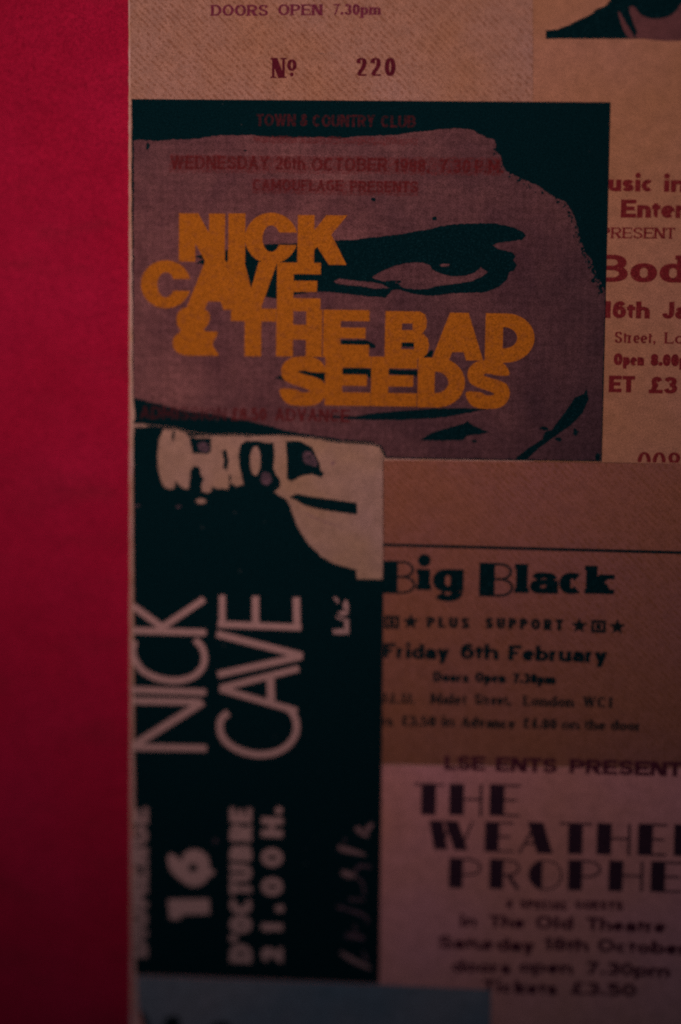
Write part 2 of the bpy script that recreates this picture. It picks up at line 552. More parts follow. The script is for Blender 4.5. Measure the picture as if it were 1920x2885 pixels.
# ------------------------------------------------------------------ lettering
# Every glyph is a skeleton: lines (S main stem, R other stem, D falling and d rising
# diagonal, H bar), elliptical arcs A(cx,cy,rx,ry,from,to) and smooth paths P.
# A style gives each kind of stroke its weight, so one alphabet serves every typeface.
XH = 0.70
G = {
 'A': (.76, [('D', .5, 1, 1, 0), ('d', .5, 1, 0, 0), ('H', .2, .30, .8, .30)]),
 'B': (.72, [('S', 0, 0, 0, 1), ('H', 0, 1, .5, 1), ('A', .5, .76, .43, .24, 90, -90), ('H', .5, .52, 0, .52), ('A', .5, .26, .5, .26, 90, -90), ('H', .5, 0, 0, 0)]),
 'C': (.74, [('A', .5, .5, .5, .5, 42, 318)]),
 'D': (.74, [('S', 0, 0, 0, 1), ('H', 0, 1, .4, 1), ('A', .4, .5, .6, .5, 90, -90), ('H', .4, 0, 0, 0)]),
 'E': (.66, [('S', 0, 0, 0, 1), ('H', 0, 1, 1, 1), ('H', 0, .51, .9, .51), ('H', 0, 0, 1, 0)]),
 'F': (.62, [('S', 0, 0, 0, 1), ('H', 0, 1, 1, 1), ('H', 0, .50, .85, .50)]),
 'G': (.78, [('A', .5, .5, .5, .5, 45, 340), ('H', .58, .44, 1, .44), ('R', 1, .44, 1, .05)]),
 'H': (.74, [('S', 0, 0, 0, 1), ('R', 1, 0, 1, 1), ('H', 0, .52, 1, .52)]),
 'I': (.28, [('S', .5, 0, .5, 1)]),
 'J': (.56, [('R', 1, 1, 1, .3), ('A', .5, .3, .5, .3, 0, -175)]),
 'K': (.74, [('S', 0, 0, 0, 1), ('d', 1, 1, .05, .38), ('D', .38, .6, 1, 0)]),
 'L': (.60, [('S', 0, 0, 0, 1), ('H', 0, 0, 1, 0)]),
 'M': (.88, [('R', 0, 0, 0, 1), ('D', 0, 1, .5, .15), ('d', 1, 1, .5, .15), ('S', 1, 0, 1, 1)]),
 'N': (.74, [('R', 0, 0, 0, 1), ('D', 0, 1, 1, 0), ('R', 1, 0, 1, 1)]),
 'O': (.80, [('O', .5, .5, .5, .5, 0, 360)]),
 'P': (.68, [('S', 0, 0, 0, 1), ('H', 0, 1, .5, 1), ('A', .5, .73, .5, .27, 90, -90), ('H', .5, .46, 0, .46)]),
 'R': (.73, [('S', 0, 0, 0, 1), ('H', 0, 1, .5, 1), ('A', .5, .74, .47, .26, 90, -90), ('H', .5, .48, 0, .48), ('D', .5, .48, 1, 0)]),
 'S': (.68, [('P', [(.95, .76), (.85, .94), (.5, 1), (.14, .93), (.03, .74), (.2, .58), (.5, .5), (.82, .41), (.97, .25), (.86, .07), (.5, 0), (.13, .06), (0, .25)])]),
 'T': (.64, [('H', 0, 1, 1, 1), ('S', .5, 0, .5, 1)]),
 'U': (.73, [('S', 0, 1, 0, .33), ('A', .5, .33, .5, .33, 180, 360), ('R', 1, .33, 1, 1)]),
 'V': (.72, [('D', 0, 1, .5, 0), ('d', 1, 1, .5, 0)]),
 'W': (1.02, [('D', 0, 1, .26, 0), ('d', .5, 1, .26, 0), ('D', .5, 1, .74, 0), ('d', 1, 1, .74, 0)]),
 'Y': (.72, [('D', 0, 1, .5, .42), ('d', 1, 1, .5, .42), ('S', .5, 0, .5, .45)]),
 'a': (.58, [('P', [(.05, .50), (.2, .66), (.5, .7), (.85, .64), (1, .46)]), ('R', 1, .48, 1, 0), ('P', [(1, .41), (.5, .39), (.1, .32), (0, .17), (.15, .03), (.45, 0), (.8, .06), (1, .2)])]),
 'b': (.62, [('S', 0, 0, 0, 1), ('O', .5, .35, .5, .35, 0, 360)]),
 'c': (.56, [('A', .5, .35, .5, .35, 45, 315)]),
 'd': (.62, [('O', .5, .35, .5, .35, 0, 360), ('R', 1, 0, 1, 1)]),
 'e': (.58, [('A', .5, .35, .5, .35, 0, 318), ('H', 0, .35, 1, .35)]),
 'f': (.36, [('S', .42, 0, .42, .8), ('A', .85, .8, .43, .2, 180, 85), ('H', 0, .7, .95, .7)]),
 'g': (.62, [('O', .5, .35, .5, .35, 0, 360), ('R', 1, .7, 1, -.06), ('A', .5, -.06, .5, .22, 0, -155)]),
 'h': (.60, [('S', 0, 0, 0, 1), ('A', .5, .42, .5, .28, 180, 0), ('R', 1, .42, 1, 0)]),
 'i': (.28, [('S', .5, 0, .5, .7), ('dot', .5, .93)]),
 'k': (.60, [('S', 0, 0, 0, 1), ('d', 1, .7, .05, .22), ('D', .38, .42, 1, 0)]),
 'l': (.28, [('S', .5, 0, .5, 1)]),
 'm': (.92, [('S', 0, 0, 0, .7), ('A', .25, .44, .25, .26, 180, 0), ('R', .5, .44, .5, 0), ('A', .75, .44, .25, .26, 180, 0), ('R', 1, .44, 1, 0)]),
 'n': (.60, [('S', 0, 0, 0, .7), ('A', .5, .42, .5, .28, 180, 0), ('R', 1, .42, 1, 0)]),
 'o': (.62, [('O', .5, .35, .5, .35, 0, 360)]),
 'p': (.62, [('S', 0, -.28, 0, .7), ('O', .5, .35, .5, .35, 0, 360)]),
 'r': (.40, [('S', 0, 0, 0, .7), ('A', .85, .36, .85, .34, 180, 85)]),
 's': (.55, [('P', [(.95, .53), (.8, .66), (.5, .7), (.15, .65), (.05, .52), (.2, .41), (.5, .36), (.82, .29), (.95, .17), (.82, .04), (.5, 0), (.15, .04), (0, .17)])]),
 't': (.36, [('S', .4, .92, .4, .2), ('A', .85, .2, .45, .2, 180, 275), ('H', 0, .7, 1, .7)]),
 'u': (.60, [('S', 0, .7, 0, .28), ('A', .5, .28, .5, .28, 180, 360), ('R', 1, .7, 1, 0)]),
 'v': (.58, [('D', 0, .7, .5, 0), ('d', 1, .7, .5, 0)]),
 'y': (.58, [('D', 0, .7, .5, 0), ('d', 1, .7, .3, -.28)]),
 '0': (.58, [('A', .5, .5, .5, .5, 0, 360)]),
 '1': (.40, [('S', .7, 0, .7, 1), ('d', .7, .95, .05, .70)]),
 '2': (.58, [('P', [(.03, .72), (.13, .92), (.5, 1), (.88, .91), (.95, .70), (.78, .47), (.32, .2), (.05, 0)]), ('H', 0, 0, 1, 0)]),
 '3': (.58, [('P', [(.02, .80), (.18, .96), (.5, 1), (.86, .92), (.92, .73), (.7, .55), (.38, .52)]), ('P', [(.38, .52), (.75, .5), (1, .28), (.85, .06), (.5, 0), (.14, .05), (0, .22)])]),
 '4': (.58, [('S', .75, 0, .75, 1), ('d', .75, 1, 0, .27), ('H', 0, .27, 1, .27)]),
 '5': (.58, [('H', .12, 1, .92, 1), ('R', .12, 1, .06, .52), ('P', [(.06, .52), (.3, .62), (.6, .62), (.92, .5), (1, .3), (.85, .07), (.5, 0), (.15, .04), (0, .2)])]),
 '6': (.58, [('P', [(.93, .82), (.75, .98), (.5, 1), (.15, .85), (0, .5), (0, .33)]), ('A', .5, .32, .5, .32, 0, 360)]),
 '7': (.58, [('H', 0, 1, 1, 1), ('d', 1, 1, .32, 0)]),
 '8': (.58, [('A', .5, .75, .43, .25, 0, 360), ('A', .5, .26, .5, .26, 0, 360)]),
 '9': (.58, [('P', [(.07, .18), (.25, .02), (.5, 0), (.85, .15), (1, .5), (1, .67)]), ('A', .5, .68, .5, .32, 0, 360)]),
 '£': (.60, [('P', [(.95, .78), (.78, .97), (.52, 1), (.30, .86), (.32, .6), (.36, .35), (.18, .03)]), ('H', .05, .47, .75, .47), ('H', 0, 0, 1, 0)]),
 '&': (.76, [('P', [(1, 0), (.6, .42), (.24, .72), (.26, .92), (.5, 1), (.72, .91), (.68, .72), (.3, .48), (0, .28), (.1, .06), (.38, 0), (.7, .12), (.95, .46)])]),
 '.': (.26, [('dot', .5, 0)]),
 ',': (.26, [('dot', .5, 0), ('d', .6, .06, .35, -.2)]),
 "'": (.22, [('R', .5, .72, .5, 1)]),
 'º': (.46, [('A', .5, .72, .5, .28, 0, 360), ('dot', .5, .18)]),
 '*': (.95, [('star',)]),
 '#': (1.0, [('box',)]),
}


def style(S, H, R=None, D=None, d=None, Cv=None, Ch=None, serif=None, track=.10, broad=False, slant=0.0, space=.30):
    return dict(S=S, H=H, R=R or S, D=D or S * .96, d=d or S * .96, Cv=Cv or S, Ch=Ch or H,
                serif=serif, track=track, broad=broad, slant=slant, space=space)


ST = {
 'helv': style(.315, .225, track=.03),
 'helv_light': style(.235, .18, track=.05),
 'helv_cond': style(.33, .22, track=.03),
 'black': style(.36, .25, D=.37, d=.37, Cv=.36, Ch=.27, track=.03),
 'times': style(.21, .115, d=.12, D=.21, serif=(.15, .085), track=.07),
 'times_bold': style(.275, .14, d=.145, D=.27, serif=(.15, .10), track=.06, space=.4),
 'didone': style(.26, .10, R=.14, D=.29, d=.10, serif=(.17, .075), track=.14),
 'clarendon': style(.36, .17, d=.2, serif=(.14, .16), track=.05),
 'fat': style(.40, .19, D=.38, d=.26, Cv=.38, Ch=.19, serif=(.10, .17), track=.05),
 'broadway': style(.46, .07, R=.085, D=.43, d=.075, Cv=.075, Ch=.07, track=.14, broad=True),
 'stencil': style(.34, .24, track=.28, space=.5),
 'slab': style(.33, .23, track=.07),
}


def glyph(ch, st, w):
    """-> list of polygons in cap-height units inside a box of width w."""
    if ch not in G:
        return []
    lower = ch.islower()
    S, R, H = st['S'], st['R'], st['H']
    k = min(1.0, w * .52 / S) if ch not in "Iil1.,'" else 1.0
    S, R = S * k, R * k
    strokes = G[ch][1]
    left = S if any(s[0] == 'S' and s[1] == 0 for s in strokes) else (st['Cv'] * k)
    rightw = R
    if any(s[0] in 'AP' for s in strokes):
        rightw = max(rightw, st['Cv'] * k) if not st['broad'] else st['Cv']
    if st['broad'] and ch in 'AVW':
        left = rightw = .06
    h2 = H / 2

    def mx(x):
        return left / 2 + x * (w - left / 2 - rightw / 2)

    def my(y):
        if not lower:
            return h2 + y * (1 - H)
        if y < 0:
            return y * (.28 - h2) / .28 * 1.0 + h2 * (1 + y / .28) if False else y + h2
        if y <= XH:
            return h2 + y / XH * (XH - H)
        return XH - h2 + (y - XH) / (1 - XH) * (1 - XH)

    polys = []

    def curve(pts, cv, chh):
        n = len(pts)
        L, Rr = [], []
        closed = math.hypot(pts[0][0] - pts[-1][0], pts[0][1] - pts[-1][1]) < 1e-6
        for i in range(n):
            if closed:
                a, b = pts[(i - 1) % (n - 1)], pts[(i + 1) % (n - 1)]
            else:
                a, b = pts[max(i - 1, 0)], pts[min(i + 1, n - 1)]
            dx, dy = b[0] - a[0], b[1] - a[1]
            d = math.hypot(dx, dy) or 1
            dx, dy = dx / d, dy / d
            t = math.sqrt((cv * dy) ** 2 + (chh * dx) ** 2) / 2
            L.append((pts[i][0] - dy * t, pts[i][1] + dx * t))
            Rr.append((pts[i][0] + dy * t, pts[i][1] - dx * t))
        for i in range(n - 1):
            cx, cy = pts[i + 1][0] - pts[i][0], pts[i + 1][1] - pts[i][1]
            fl = (L[i + 1][0] - L[i][0]) * cx + (L[i + 1][1] - L[i][1]) * cy <= 0
            fr = (Rr[i + 1][0] - Rr[i][0]) * cx + (Rr[i + 1][1] - Rr[i][1]) * cy <= 0
            if fl and fr:
                continue
            if fl:          # the inside of a tight bend folds over: close it to a wedge
                polys.append([((L[i][0] + L[i + 1][0]) / 2, (L[i][1] + L[i + 1][1]) / 2), Rr[i + 1], Rr[i]])
            elif fr:
                polys.append([L[i], L[i + 1], ((Rr[i][0] + Rr[i + 1][0]) / 2, (Rr[i][1] + Rr[i + 1][1]) / 2)])
            else:
                polys.append([L[i], L[i + 1], Rr[i + 1], Rr[i]])

    def bar(x0, y0, x1, y1):
        polys.append([(x0, y0), (x1, y0), (x1, y1), (x0, y1)])

    for s in strokes:
        kind = s[0]
        if kind in ('A', 'O'):
            _, cx, cy, rx, ry, a0, a1 = s
            n = max(8, int(abs(a1 - a0) / 12))
            pts = []
            for i in range(n + 1):
                a = math.radians(a0 + (a1 - a0) * i / n)
                pts.append((mx(cx + rx * math.cos(a)), my(cy + ry * math.sin(a))))
            if kind == 'O' and st['broad']:
                half = []
                for i in range(17):
                    a = math.radians(100 + 160 * i / 16)
                    half.append((w / 2 + w / 2 * math.cos(a), .5 + .5 * math.sin(a)))
                polys.append(half)
                pts = [(w / 2 + (w / 2 - .03) * math.cos(math.radians(a)), .5 + .47 * math.sin(math.radians(a))) for a in range(-100, 101, 10)]
                curve(pts, .06, .05)
            else:
                curve(pts, st['Cv'] * k, st['Ch'])
        elif kind == 'P':
            curve(catmull([(mx(x), my(y)) for x, y in s[1]], False, 5), st['Cv'] * k, st['Ch'])
        elif kind == 'dot':
            r = S / 2 * 1.08
            cx = w * s[1]
            cy = r if s[2] == 0 else (XH + .07 + r if s[2] > .5 else s[2])
            polys.append([(cx + r * math.cos(i * math.pi / 6), cy + r * math.sin(i * math.pi / 6)) for i in range(12)])
        elif kind == 'star':
            cx, cy = w / 2, .48
            for i in range(5):
                a = math.pi / 2 + i * 2 * math.pi / 5
                q = [(cx, cy)]
                for da, rr in ((-math.pi / 5, .27), (0, .60), (math.pi / 5, .27)):
                    q.append((cx + rr * math.cos(a + da), cy + rr * math.sin(a + da)))
                polys.append(q)
        elif kind == 'box':
            e, t = .02, .24
            bar(e, 0, w - e, t)
            bar(e, 1 - t, w - e, 1)
            bar(e, t, e + t, 1 - t)
            bar(w - e - t, t, w - e, 1 - t)
            bar(w / 2 - .20, .28, w / 2 + .20, .72)
        elif kind == 'H':
            _, x0, y0, x1, y1 = s
            xa, xb = mx(min(x0, x1)), mx(max(x0, x1))
            if min(x0, x1) == 0:
                xa = min(xa, .0 if ch in 'TE' or st['serif'] is None else xa)
            if max(x0, x1) >= .9 and not any(q[0] in 'A' for q in strokes if ch not in 'ftGe'):
                xb = w * max(x0, x1) if ch in 'EFLT27£ft' else xb
            bar(xa, my(y0) - h2, xb, my(y0) + h2)
            if st['serif'] and ch in 'EFLTZ' and max(x0, x1) > .8 and y0 in (0, 1):
                t = st['serif'][1]
                sgn = 1 if y0 == 0 else -1
                yb = 0 if y0 == 0 else 1
                ends = [xb] if ch != 'T' else [0.0 + t, xb]
                for e in ends:
                    bar(e - t, min(yb, yb + sgn * .26), e, max(yb, yb + sgn * .26))
        else:
            _, x0, y0, x1, y1 = s
            t = {'S': S, 'R': R, 'D': (st['D'] if not (st['broad'] and ch == 'R') else .12) * k, 'd': st['d'] * k}[kind]
            xa, ya, xb, yb = mx(x0), my(y0), mx(x1), my(y1)
            if kind in 'SR' and st['broad'] and ch in 'TY' or ch in "Iil'":
                xa = xb = w / 2
            if abs(x0 - x1) < .12 and kind in 'SR':
                lo, hi = sorted(((ya, y0), (yb, y1)))
                ylo = lo[0] - (h2 if lo[1] in (0, -.28) else 0)
                yhi = hi[0] + (h2 if hi[1] in (1, XH) else 0)
                polys.append([(xa - t / 2, ylo), (xa + t / 2, ylo), (xb + t / 2, yhi), (xb - t / 2, yhi)])
                if st['serif']:
                    sl, sh = st['serif']
                    if lo[1] in (0, -.28) and ch not in 'Uuadu':
                        bar(xa - t / 2 - sl * .5, ylo, xa + t / 2 + sl * .5, ylo + sh)
                    if hi[1] in (1, XH) and ch not in 'EFDBPRat':
                        bar(xa - t / 2 - sl * .5, yhi - sh, xa + t / 2 + (sl * .5 if not lower else 0), yhi)
                    elif hi[1] == 1:
                        bar(xa - t / 2 - sl * .5, yhi - sh, xa, yhi)
            else:
                # diagonal with level ends
                if ya < yb:
                    xa, ya, xb, yb, y0, y1 = xb, yb, xa, ya, y1, y0
                dy, dx = ya - yb, xb - xa
                ln = math.hypot(dx, dy) or 1
                hw = t / 2 / max(.35, dy / ln)
                ytop = ya + (h2 if y0 in (1, XH) else 0)
                ybot = yb - (h2 if y1 in (0, -.28) else 0)
                sx = dx / max(dy, 1e-6)
                xt, xb2 = xa - sx * (ytop - ya), xb + sx * (yb - ybot)
                xt = min(max(xt, hw), w - hw) if w > 2 * hw else w / 2
                xb2 = min(max(xb2, hw), w - hw) if w > 2 * hw else w / 2
                if ch in 'yv,1' or w <= 2.2 * hw:
                    xt, xb2 = xa, xb
                polys.append([(xb2 - hw, ybot), (xb2 + hw, ybot), (xt + hw, ytop), (xt - hw, ytop)])
                if st['serif']:
                    sl, sh = st['serif']
                    if y0 in (1, XH) and ch in 'AVWYKkvy' and not (ch == 'A'):
                        bar(xt - hw - sl * .4, ytop - sh, xt + hw + sl * .4, ytop)
                    if y1 == 0 and ch in 'AKRk':
                        bar(xb2 - hw - sl * .4, ybot, xb2 + hw + sl * .4, ybot + sh)
    if st['slant']:
        polys = [[(x + y * st['slant'], y) for x, y in p] for p in polys]
    return polys


def line_polys(text, st, length):
    """set a line; length in cap heights."""
    tot, adv = 0.0, []
    for ch in text:
        wd = st['space'] if ch == ' ' else G[ch][0]
        adv.append(wd)
        tot += wd + st['track']
    tot -= st['track']
    k = length / tot
    x, out = 0.0, []
    for ch, wd in zip(text, adv):
        if ch != ' ':
            out += [[(x + px, py) for px, py in p] for p in glyph(ch, st, wd * k)]
        x += (wd + st['track']) * k
    return out


def lettering(parent, text, st, x0, y0, x1, cap, mat, z, up_page=False, clips=(), name='lettering', label=None):
    """one printed line.  (x0,y0) start of baseline, x1 end, cap height: photograph pixels.
    up_page: the line runs up the sheet; then x1 is the y where it ends."""
    s = ST[st] if isinstance(st, str) else st
    ax, ay = P(x0, y0, z)
    if up_page:
        bx, by = P(x0, x1, z)
        L = by - ay
        cx, cy = P(x0 - cap, (y0 + x1) / 2, z)
        mx_, my_ = P(x0, (y0 + x1) / 2, z)
        h = mx_ - cx
    else:
        bx, by = P(x1, y0, z)
        L = bx - ax
        mx_, my_ = P((x0 + x1) / 2, y0, z)
        cx, cy = P((x0 + x1) / 2, y0 - cap, z)
        h = cy - my_
    polys = line_polys(text, s, L / h)
    if up_page:
        polys = [[(ax - py * h, ay + px * h) for px, py in p] for p in polys]
    else:
        polys = [[(ax + px * h, ay + py * h) for px, py in p] for p in polys]
    for axis, lim, less in clips:
        polys = clip(polys, axis, lim, less)
    o = sheet(name, polys, z, mat, parent, step=0.0000006)
    if label:
        o['label'] = label
    return o


def big_letter(parent, ch, st, x0, y0, x1, y1, mat, z):
    """one large letter filling the measured box."""
    ax, ay = P(x0, y1, z)
    bx, by = P(x1, y1, z)
    tx, ty = P((x0 + x1) / 2, y0, z)
    h = ty - ay
    polys = glyph(ch, ST[st], (bx - ax) / h)
    return sheet('letter', [[(ax + px * h, ay + py * h) for px, py in p] for p in polys], z, mat, parent, step=0.0000006)



def ring(cx, cy, rx, ry, ix, iy, irx, iry, a0, a1, b0, b1, n=26):
    """strip between an outer and an inner ellipse."""
    o, q = [], []
    for i in range(n + 1):
        a, b = math.radians(a0 + (a1 - a0) * i / n), math.radians(b0 + (b1 - b0) * i / n)
        o.append((cx + rx * math.cos(a), cy + ry * math.sin(a)))
        q.append((ix + irx * math.cos(b), iy + iry * math.sin(b)))
    return [[o[i], o[i + 1], q[i + 1], q[i]] for i in range(n)]


def rect(x0, y0, x1, y1):
    return [(x0, y0), (x1, y0), (x1, y1), (x0, y1)]


# the very heavy block capitals of the face ticket, drawn as outlines in a unit box
BLOCK = {
 'N': [rect(0, 0, .36, 1), rect(.65, 0, 1, 1), [(.0, 1), (.42, 1), (1, 0), (.58, 0)]],
 'I': [rect(0, 0, 1, 1)],
 'C': ring(.5, .5, .5, .5, .5, .49, .165, .26, 13, 345, 28, 332, 34),
 'K': [rect(0, 0, .34, 1), [(.34, .70), (.58, 1), (1, 1), (.68, .60), (.34, .30)], [(.36, .42), (.44, .66), (.68, .62), (1, 0), (.64, 0)]],
 'A': [[(0, 0), (.34, 0), (.40, .17), (.62, .17), (.67, 0), (1, 0), (.70, 1), (.34, 1)]],
 'V': [[(0, 1), (.36, 1), (.5, .46), (.64, 1), (1, 1), (.68, 0), (.32, 0)]],
 'E': [rect(0, 0, .38, 1), rect(.38, .765, 1, 1), rect(.38, .40, .92, .63), rect(.38, 0, 1, .27)],
 'H': [rect(0, 0, .37, 1), rect(.65, 0, 1, 1), rect(.37, .36, .65, .68)],
 'T': [rect(0, .73, 1, 1), rect(.31, 0, .68, .73)],
 'B': [rect(0, 0, .38, 1), rect(.38, .74, .62, 1), rect(.38, .335, .66, .60), rect(.38, 0, .66, .19),
       [(.62, 1), (.78, 1), (.9, .93), (.94, .8), (.93, .65), (.85, .54), (.62, .47)],
       [(.66, .56), (.86, .53), (.97, .42), (1, .28), (.96, .1), (.87, .02), (.75, 0), (.66, 0)]],
 'D': [rect(0, 0, .36, 1), [(.36, .72), (.38, .72), (.42, 1), (.36, 1)], [(.36, 0), (.42, 0), (.38, .29), (.36, .29)]]
      + ring(.42, .5, .58, .5, .38, .505, .27, .215, 90, -90, 90, -90, 18),
 'S': [catmull([(.97, .69), (.92, .86), (.76, .97), (.5, 1), (.25, .97), (.07, .85), (.02, .68), (.08, .53), (.25, .44), (.5, .37), (.64, .315), (.58, .275), (.44, .285),
        (.33, .335), (.0, .34), (.05, .15), (.2, .03), (.5, 0), (.78, .03), (.95, .16), (1, .33), (.93, .50), (.76, .58), (.5, .645), (.39, .685), (.44, .715), (.56, .715), (.66, .69)], True, 3)],
 '&': [catmull([(.30, 1), (.55, 1), (.74, .93), (.80, .80), (.75, .64), (.67, .55), (.74, .505), (.96, .50), (.93, .38), (.86, .25), (.92, .13), (.99, .01), (.8, 0), (.55, 0), (.30, 0), (.10, .06),
        (0, .2), (.03, .38), (.16, .5), (.10, .62), (.08, .78), (.14, .93)], True, 3)],
}


def block_letter(parent, ch, x0, y0, x1, y1, mat, z):
    ax, ay = P(x0, y1, z)
    bx, by = P(x1, y1, z)
    tx, ty = P((x0 + x1) / 2, y0, z)
    polys = [[(ax + px * (bx - ax), ay + py * (ty - ay)) for px, py in p] for p in BLOCK[ch]]
    return sheet('letter', polys, z, mat, parent, step=0.0000004)


# ------------------------------------------------------------------ the ground: red cloth
zr = -BOARD - 0.0002
red = link_mesh('tabletop', [(-0.45, -0.45, zr), (0.45, -0.45, zr), (0.45, 0.45, zr), (-0.45, 0.45, zr)], [(0, 1, 2, 3)], M['red'])
red['kind'] = 'structure'

# ------------------------------------------------------------------ mounting board
GROUP = 'concert tickets pasted on the board'
TOPY, BOTY, RIGHTX = -260, 3150, 2230


def left_edge(x_top, x_bot, y0, y1, amp, seed, extra=()):
    """worn left edge from y0 down to y1 (pixels)."""
    rnd = random.Random(seed)
    pts, y = [], y0
    while y < y1:
        t = (y - 0) / PH
        x = x_top + (x_bot - x_top) * t + rnd.uniform(-amp, amp)
        for ey, half, dx in extra:
            x += dx * math.exp(-((y - ey) / half) ** 2)
        pts.append((x, y))
        y += rnd.uniform(9, 30)
    pts.append((x_top + (x_bot - x_top) * y1 / PH, y1))
    return pts


be = left_edge(362.5, 369.5, TOPY, BOTY, 0.7, 11)
board_poly = page(be + [(RIGHTX, BOTY), (RIGHTX, TOPY)])
bc = P(1300, PH / 2)
board = thing('mounting_board', 'cream mounting board with a worn white left edge on the red cloth', 'board', (bc[0], bc[1], -BOARD))
slab('board_panel', board_poly, -BOARD, -0.00001, M['board'], board)


def ticket(label, poly_px, z0, mat, name='concert_ticket', raw=False):
    pts = page(poly_px, z0 + THICK)
    cx = sum(p[0] for p in pts) / len(pts)
    cy = sum(p[1] for p in pts) / len(pts)
    t = thing(name, label, 'ticket', (cx, cy, z0), GROUP)
    slab('card', pts, z0, z0 + THICK - 0.000004, mat, t)
    return t


# ================================================================== ticket numbered 220
LE = [(290, 60, 1.5), (1165, 40, 6), (2870, 35, 16)]
edge = left_edge(367, 377, TOPY, 700, 0.8, 21)
A = ticket('cream numbered ticket with maroon serif print above the printed face', edge + [(1503, 700), (1501, TOPY)], 0, M['stock_cream'])
zA = THICK + 0.00001
lettering(A, 'DOORS', 'times_bold', 595, 44.5, 756, 31, M['purple'], zA)
lettering(A, 'OPEN', 'times_bold', 784, 43, 909, 31, M['purple'], zA)
lettering(A, '7.30pm', 'times_bold', 937, 42, 1073, 31, M['purple'], zA)
big_letter(A, 'N', 'didone', 763, 163, 803, 220, M['dark_maroon'], zA)
lettering(A, 'º', 'times', 809, 219, 836, 52, M['dark_maroon'], zA)
for ch, xa, xb in (('2', 1003, 1034), ('2', 1043, 1074), ('0', 1084, 1115)):
    big_letter(A, ch, 'didone', xa, 163, xb, 214, M['dark_maroon'], zA)
sheet('crease', [page(p, zA) for p in ribbon([(888, 152), (905, 150), (918, 154)], [1, 3, 1]) + ribbon([(922, 153), (932, 149), (944, 152)], [1, 3, 1])], zA, M['crease'], A)

# ================================================================== ticket with the portrait
B = ticket('tan ticket with maroon print and a black portrait fragment along its top',
           [(1501.6, TOPY), (1503.6, 700), (1503.6, 1302), (RIGHTX - 20, 1310), (RIGHTX - 20, TOPY)], 0, M['stock_tan'])
zB = THICK + 0.00001
s6 = 420 / 1568
jk = [(145, 315), (270, 310), (300, 295), (400, 258), (430, 240), (520, 195), (640, 135), (660, 105), (700, 88), (770, 62), (820, 0), (860, -200), (900, -420),
      (1700, -420), (1800, 408), (145, 408)]
portrait_o = sheet('portrait_print', [page(rough_line(from_crop(jk, 1500, 0, s6), 6, 0.8, True, 5), zB)], zB, M['black'], B, 0)
for k, q in enumerate(([(905, 120), (935, 150), (985, 240), (1030, 310), (1065, 380), (1060, 404), (1015, 400), (965, 320), (935, 250)],
                       [(1020, 85), (1080, 75), (1130, 145), (1200, 182), (1300, 200), (1430, 175), (1500, 130), (1600, 40), (1640, 404), (1120, 404), (1105, 340), (1065, 240)])):
    sheet('portrait_skin', [page(organic(from_crop(q, 1500, 0, s6), 4, 0.8, 6, 6 + k), zB)], zB + 0.000008, M['skin_dark'], portrait_o)
for text, st, xa, y, xb, cap, mt in (
        ('usic', 'helv', 1714, 539, 1842, 48, 'maroon'), ('in', 'helv', 1869, 541, 1931, 48, 'maroon'),
        ('Enter', 'helv', 1749, 613, 1930, 51, 'maroon'),
        ('PRESENT', 'times', 1692, 671, 1902, 31, 'maroon'),
        ('Bod', 'clarendon', 1681, 794, 1934, 77, 'maroon'),
        ('16th', 'helv', 1698, 896, 1831, 48, 'maroon'), ('Ja', 'helv', 1865, 898, 1938, 48, 'maroon'),
        ('Street,', 'times', 1732, 966, 1848, 32, 'maroon'), ('Lo', 'times', 1873, 968, 1928, 32, 'maroon'),
        ('Open', 'helv_cond', 1729, 1029, 1815, 34, 'maroon'), ('8.00p', 'helv_cond', 1833, 1031, 1938, 34, 'maroon'),
        ('ET', 'helv', 1715, 1105, 1789, 47, 'maroon'), ('£3', 'helv', 1828, 1108, 1908, 47, 'maroon')):
    lettering(B, text, st, xa, y, xb, cap, M[mt], zB)
cut = P(1860, 1303, zB)[1]
lettering(B, '0083', 'times', 1796, 1327, 1960, 54, M['maroon'], zB, clips=[(1, cut, False)])

# ================================================================== brown ticket with the heavy black line
edge = left_edge(369, 379, 1304, 2148, 0.8, 31)
C = ticket('brown ticket with a ruled black line, fat black heading and star ornaments',
           [(1120, 1296), *edge[1:], (376, 2148), (1076, 2153), (RIGHTX - 30, 2168), (RIGHTX - 30, 1311), (1706, 1303)], 0, M['stock_brown'])
zC = THICK + 0.00001
sheet('ruled_line', [page(ribbon([(1060, 1534.5), (1920, 1557), (2150, 1563)], 8.5, smooth=False)[i], zC) for i in range(2)], zC, M['black'], C)
s8 = 870 / 1568


def c8(x, y):
    return 1050 + x * s8, 1400 + y * s8


for ch, st, xa, ya, xb, yb in (('B', 'broadway', 50, 325, 218, 490), ('B', 'broadway', 540, 335, 715, 505)):
    a, b = c8(xa, ya), c8(xb, yb)
    big_letter(C, ch, 'broadway', a[0], a[1], b[0], b[1], M['black'], zC)
for ch, xa, ya, xb, yb in (('i', 224, 320, 297, 472), ('g', 305, 316, 462, 482), ('l', 722, 340, 792, 487), ('a', 798, 336, 942, 490),
                           ('c', 946, 338, 1080, 492), ('k', 1082, 350, 1222, 492)):
    a, b = c8(xa, ya), c8(xb, yb)
    big_letter(C, ch, 'fat', a[0], a[1], b[0], b[1], M['black'], zC)
for text, st, xa, xb, yl, cap in (('#', 'stencil', 58, 138, 668, 66), ('*', 'stencil', 152, 236, 668, 72), ('PLUS', 'stencil', 275, 492, 664, 56),
                                  ('SUPPORT', 'stencil', 573, 967, 668, 56), ('*', 'stencil', 1008, 1090, 688, 72),
                                  ('#', 'stencil', 1108, 1186, 690, 66), ('*', 'stencil', 1200, 1284, 694, 72)):
    a, b = c8(xa, yl), c8(xb, yl)
    lettering(C, text, st, a[0], a[1], b[0], cap * s8, M['black_soft'], zC)
